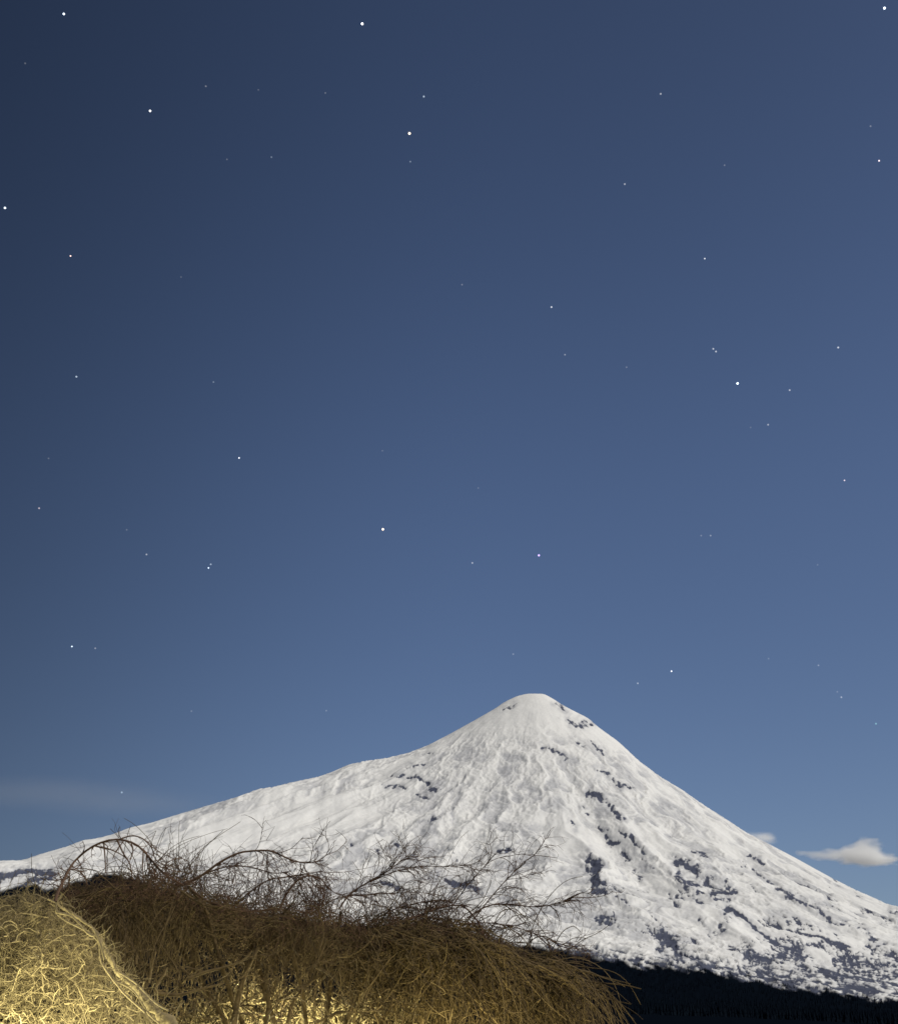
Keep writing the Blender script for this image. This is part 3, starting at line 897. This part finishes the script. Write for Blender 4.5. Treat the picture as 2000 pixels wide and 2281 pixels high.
# the most prominent single strands at the right edge are parts
N = 60
us = rng.uniform(1020, 1290, N)
st_ = at(us, crest(us) + rng.uniform(-2, 40, N), rng.uniform(8.7, 9.3, N))
d = np.stack([rng.normal(.85, .2, N), rng.normal(-.05, .2, N), rng.normal(-.12, .15, N)], -1)
ST = walk(st_, d, rng.uniform(.45, .85, N), 14, rng.uniform(1.5, 3.6, N), .2)
for k_ in range(N):
    v, q = tubes(ST[k_:k_ + 1], np.linspace(1, .5, 14)[None] * rng.uniform(1.3, 1.9) * 9 * PXM, 4)
    mesh_from('strand', v, [q], BARK, tree, attrs={'tone': np.full(len(v), rng.uniform(.4, 1))})
for pix in ([(1290, 2182), (1340, 2190), (1390, 2194), (1428, 2203)], [(1230, 2130), (1300, 2165), (1350, 2178), (1404, 2192)],
            [(1300, 2190), (1350, 2200), (1370, 2240), (1390, 2290)], [(1310, 2200), (1345, 2215), (1360, 2260), (1364, 2300)]):
    limb(tree, pix, 9.0, 2.0, 1.0, 'strand', sides=4, M=14)
tw = bag.build('strands', BARK, tree)
tw['kind'] = 'stuff'
tw = fine.build('twigs', TWIG, tree)
tw['kind'] = 'stuff'

# ------------------------------------------------------------------ tangled tree at the left
YH = 7.5
thk = empty('tangled_tree', tuple(np.append(at(420, 2281, YH)[:2], 0)))
tag(thk, 'tangle of dry straw coloured twigs with a leaning trunk, lit warmly at the lower left', 'tree')
tr_pts = [(118, 1992), (128, 2008), (138, 2022), (170, 2040), (200, 2062), (225, 2092), (245, 2135), (262, 2165), (300, 2198), (335, 2238), (362, 2272), (385, 2310)]
pts = [at(u, v, YH) for u, v in tr_pts]
gp = pts[-1]
pts += [np.array([gp[0] + .12, gp[1] + .05, gp[2] * .5]), np.array([gp[0] + .2, gp[1] + .1, -.1])]
P = resample(pts, 140)
R = np.interp(np.linspace(0, 1, 140), [0, .12, .25, .38, 1], [2.5, 4, 6.5, 15, 28]) * YH * PXM
R = R * (.95 + .45 * perlin(np.arange(140) * .25, 1.7, 8) + .12 * perlin(np.arange(140) * .6, 4.7, 8))
P = P + R[:, None] * .35 * np.stack([perlin(np.arange(140) * .2, 9.1 + i, 4) for i in range(3)], -1)
v, q = tubes(P[None], R[None], 12)
v = v + (.22 * 12 * YH * PXM * np.stack([fbm(v[:, 0] * 32 + i * 7, v[:, 2] * 14 + v[:, 1] * 20, 90 + i, 2) for i in range(3)], -1))
mesh_from('trunk', v, [q], STRAW, thk, attrs={'tone': np.clip(.35 + .6 * fbm(v[:, 0] * 40, v[:, 2] * 40, 97, 3), 0, 1)})
for k_ in range(4):
    off = rng.normal(0, 7, (len(tr_pts), 2)) + np.array([rng.uniform(-16, 4), rng.uniform(-6, 10)])
    a_, b_ = sorted(rng.choice(len(tr_pts) - 1, 2, replace=False))
    b_ = max(b_, a_ + 3)
    seg = [(tr_pts[j][0] + off[j, 0], tr_pts[j][1] + off[j, 1]) for j in range(a_, min(b_ + 1, len(tr_pts)))]
    if len(seg) > 2:
        limb(thk, seg, 7.3, rng.uniform(1.4, 2.2), rng.uniform(1.6, 3.5), m=STRAW, M=20, knob=.3)
A1 = limb(thk, [(124, 2010, 7.35), (128, 1992, 7.5), (142, 1962, 7.9), (165, 1921), (200, 1890), (238, 1873), (272, 1871), (305, 1882), (330, 1906), (355, 1936), (380, 1956), (410, 1972)], 8.5, 3.3, 2.0, m=TWIG, M=40)
A2 = limb(thk, [(262, 1872), (292, 1862), (318, 1868), (338, 1888), (346, 1912), (362, 1925), (392, 1932)], 8.6, 1.7, 0.9, m=TWIG)
A3 = limb(thk, [(300, 1880), (325, 1898), (338, 1925), (350, 1960)], 8.5, 1.8, 1.0, m=TWIG)
for pix, r0, r1 in (([(0, 2012), (20, 2000), (45, 1995), (55, 2005)], 3, 2.5), ([(112, 2008), (95, 2000), (80, 1993), (66, 2000), (64, 2012)], 3, 2),
                    ([(112, 2012), (90, 2016), (62, 2014)], 3, 2), ([(126, 2008), (134, 2000), (138, 1990)], 4, 2), ([(128, 2012), (150, 2016), (168, 2024)], 3, 1.6),
                    ([(335, 2281), (322, 2260), (312, 2258), (298, 2290)], 6, 5), ([(118, 2008), (125, 1998), (128, 1985)], 3, 2),
                    ([(178, 1940), (190, 1955), (195, 1972)], 2, 1), ([(232, 1880), (235, 1915), (236, 1945)], 2, 1.2), ([(262, 1872), (275, 1900), (290, 1925), (296, 1960)], 2.2, 1.2),
                    ([(215, 1885), (240, 1890), (268, 1902), (285, 1915)], 1.6, 1.0), ([(293, 1878), (297, 1895), (290, 1915)], 1.6, 1.0),
                    ([(160, 1935), (178, 1941), (195, 1940)], 1.4, 1.0), ([(320, 1895), (318, 1930), (322, 1965)], 1.6, 1)):
    limb(thk, pix, 8.3, r0, r1, m=STRAW if r0 > 2.5 else TWIG, M=14, sides=6)

bg2 = Bag()
# lace below the first arch
for A, n_, dz in ((A1, 30, -.6), (A2, 8, -.2), (A3, 8, -.4), (A1, 5, .25)):
    st_, tg, _ = children(A[None], n_, .15, .95)
    B1 = walk(st_, tg * .5 + unit(n_, .5) * .6 + np.array([0, 0, dz]), rng.uniform(.08, .3 if dz < 0 else .16, n_), 10, .6, .35)
    for k_ in range(n_):
        v, q = tubes(B1[k_:k_ + 1], np.linspace(1, .5, 10)[None] * rng.uniform(.8, 1.4) * 8.5 * PXM, 4)
        mesh_from('branch', v, [q], TWIG, thk, attrs={'tone': np.full(len(v), rng.uniform(0, .4))})
    st2, tg2, _ = children(B1, 3, .1, 1)
    B2 = walk(st2, tg2 * .7 + unit(len(st2), .5) * .8, rng.uniform(.05, .17, len(st2)), 7, .4, .4)
    b2 = Bag()
    bg2.add(B2, np.linspace(1, .4, 7)[None] * (rng.uniform(.5, .85, (len(st2), 1)) * 8.5 * PXM), 3, rng.uniform(0, .4, len(st2)))
tw = bg2.build('twigs', TWIG, thk)
tw['kind'] = 'stuff'


def trunk_u(v):
    return np.interp(v, [1990, 2022, 2062, 2092, 2135, 2165, 2198, 2238, 2272, 2310, 2400], [118, 138, 200, 225, 245, 262, 300, 335, 362, 385, 420])


bg3 = Bag()
N = 3300
vv_ = 2010 + 330 * rng.uniform(0, 1, N)
uu_ = -80 + (trunk_u(vv_) + 62) * rng.uniform(0, 1, N)
st_ = at(uu_, vv_, rng.uniform(7.5, 8.4, N))
TW = walk(st_, unit(N, .8) + np.array([-.25, 0, -.05]), rng.uniform(.06, .3, N), 9, .3, .42, .35)
bg3.add(TW, np.linspace(1, .5, 9)[None] * (rng.uniform(.4, 1.0, (N, 1)) * 8 * PXM))
st2, tg2, _ = children(TW, 1, .2, .9)
B2 = walk(st2, tg2 + unit(len(st2), .8) * .8, rng.uniform(.05, .14, len(st2)), 6, .2, .5)
bg3.add(B2, np.linspace(1, .5, 6)[None] * (rng.uniform(.45, .9, (len(st2), 1)) * 8 * PXM))
# ivy-like twigs that cross the leaning trunk
N = 150
vv_ = rng.uniform(2015, 2300, N)
st_ = at(trunk_u(vv_) + rng.normal(-4, 9, N), vv_, rng.uniform(7.28, 7.42, N))
CT = walk(st_, unit(N, .4) + np.array([.1, 0, .1]), rng.uniform(.04, .16, N), 8, .3, .45, .4)
bg3.add(CT, np.linspace(1, .5, 8)[None] * (rng.uniform(.4, 1.0, (N, 1)) * 7.4 * PXM))
tw = bg3.build('dry_twigs', STRAW, thk)
tw['kind'] = 'stuff'
# the stoutest twigs in front, each a part
N = 160
vv_ = 2020 + 290 * rng.uniform(0, 1, N) ** .7
uu_ = -20 + (trunk_u(vv_) - 10) * rng.uniform(0, 1, N)
st_ = at(uu_, vv_, rng.uniform(7.4, 7.7, N))
TW = walk(st_, unit(N, .6) + np.array([0, 0, .2]), rng.uniform(.1, .27, N), 9, .2, .5, .3)
for k_ in range(N):
    v, q = tubes(TW[k_:k_ + 1], np.linspace(1, .5, 9)[None] * rng.uniform(.85, 1.6) * 7.6 * PXM, 5)
    mesh_from('branch', v, [q], STRAW, thk, attrs={'tone': np.full(len(v), rng.uniform(.4, 1))})

# ------------------------------------------------------------------ lit twiggy shrub below the crown
shrub = empty('shrub', tuple(np.append(at(640, 2281, 10.5)[:2], 0)))
tag(shrub, 'pale yellow twiggy shrub glowing in lamp light below the weeping tree', 'shrub')
N = 2600
uu_ = rng.uniform(400, 1010, N)
top = np.interp(uu_, [400, 480, 560, 640, 720, 800, 900, 1010], [2250, 2215, 2178, 2205, 2212, 2222, 2230, 2260])
st_ = at(uu_, top + 18 + np.abs(rng.normal(0, 55, N)), rng.uniform(10.15, 10.7, N))
SW = walk(st_, unit(N, .7) + np.array([0, 0, .3]), rng.uniform(.08, .3, N), 8, .3, .4, .4)
sbag = Bag()
sbag.add(SW, np.linspace(1, .6, 8)[None] * (rng.uniform(.9, 2.6, (N, 1)) * 10 * PXM))
o = sbag.build('twigs', STRAW, shrub)
o['kind'] = 'stuff'
sb = at(640, 2281, 10.5)
for k_ in range(9):
    e = at(430 + 65 * k_, 2250, 10.4)
    P = resample([[sb[0], sb[1], -.05], [.6 * sb[0] + .4 * e[0], sb[1], 1.0], e], 14)
    P = P + .02 * rng.normal(0, 1, P.shape)
    v, q = tubes(P[None], np.linspace(.022, .008, 14)[None], 6)
    mesh_from('stem', v, [q], STRAW, shrub, attrs={'tone': np.full(len(v), .5)})


# ------------------------------------------------------------------ the garden lamps that light the trees from below
def lamp(name, loc, watts, col, rad):
    ld = bpy.data.lights.new(name, 'POINT')
    ld.energy = watts
    ld.color = col
    ld.shadow_soft_size = rad
    o = bpy.data.objects.new(name, ld)
    C.objects.link(o)
    o.location = tuple(loc)


lamp('garden_lamp', at(40, 2450, 7.2), 150, (1, .97, .62), .06)
lamp('garden_lamp', at(640, 2440, 9.72), 290, (1, .97, .62), .06)
lamp('garden_lamp', at(1030, 2450, 8.6), 80, (1, .92, .50), .04)
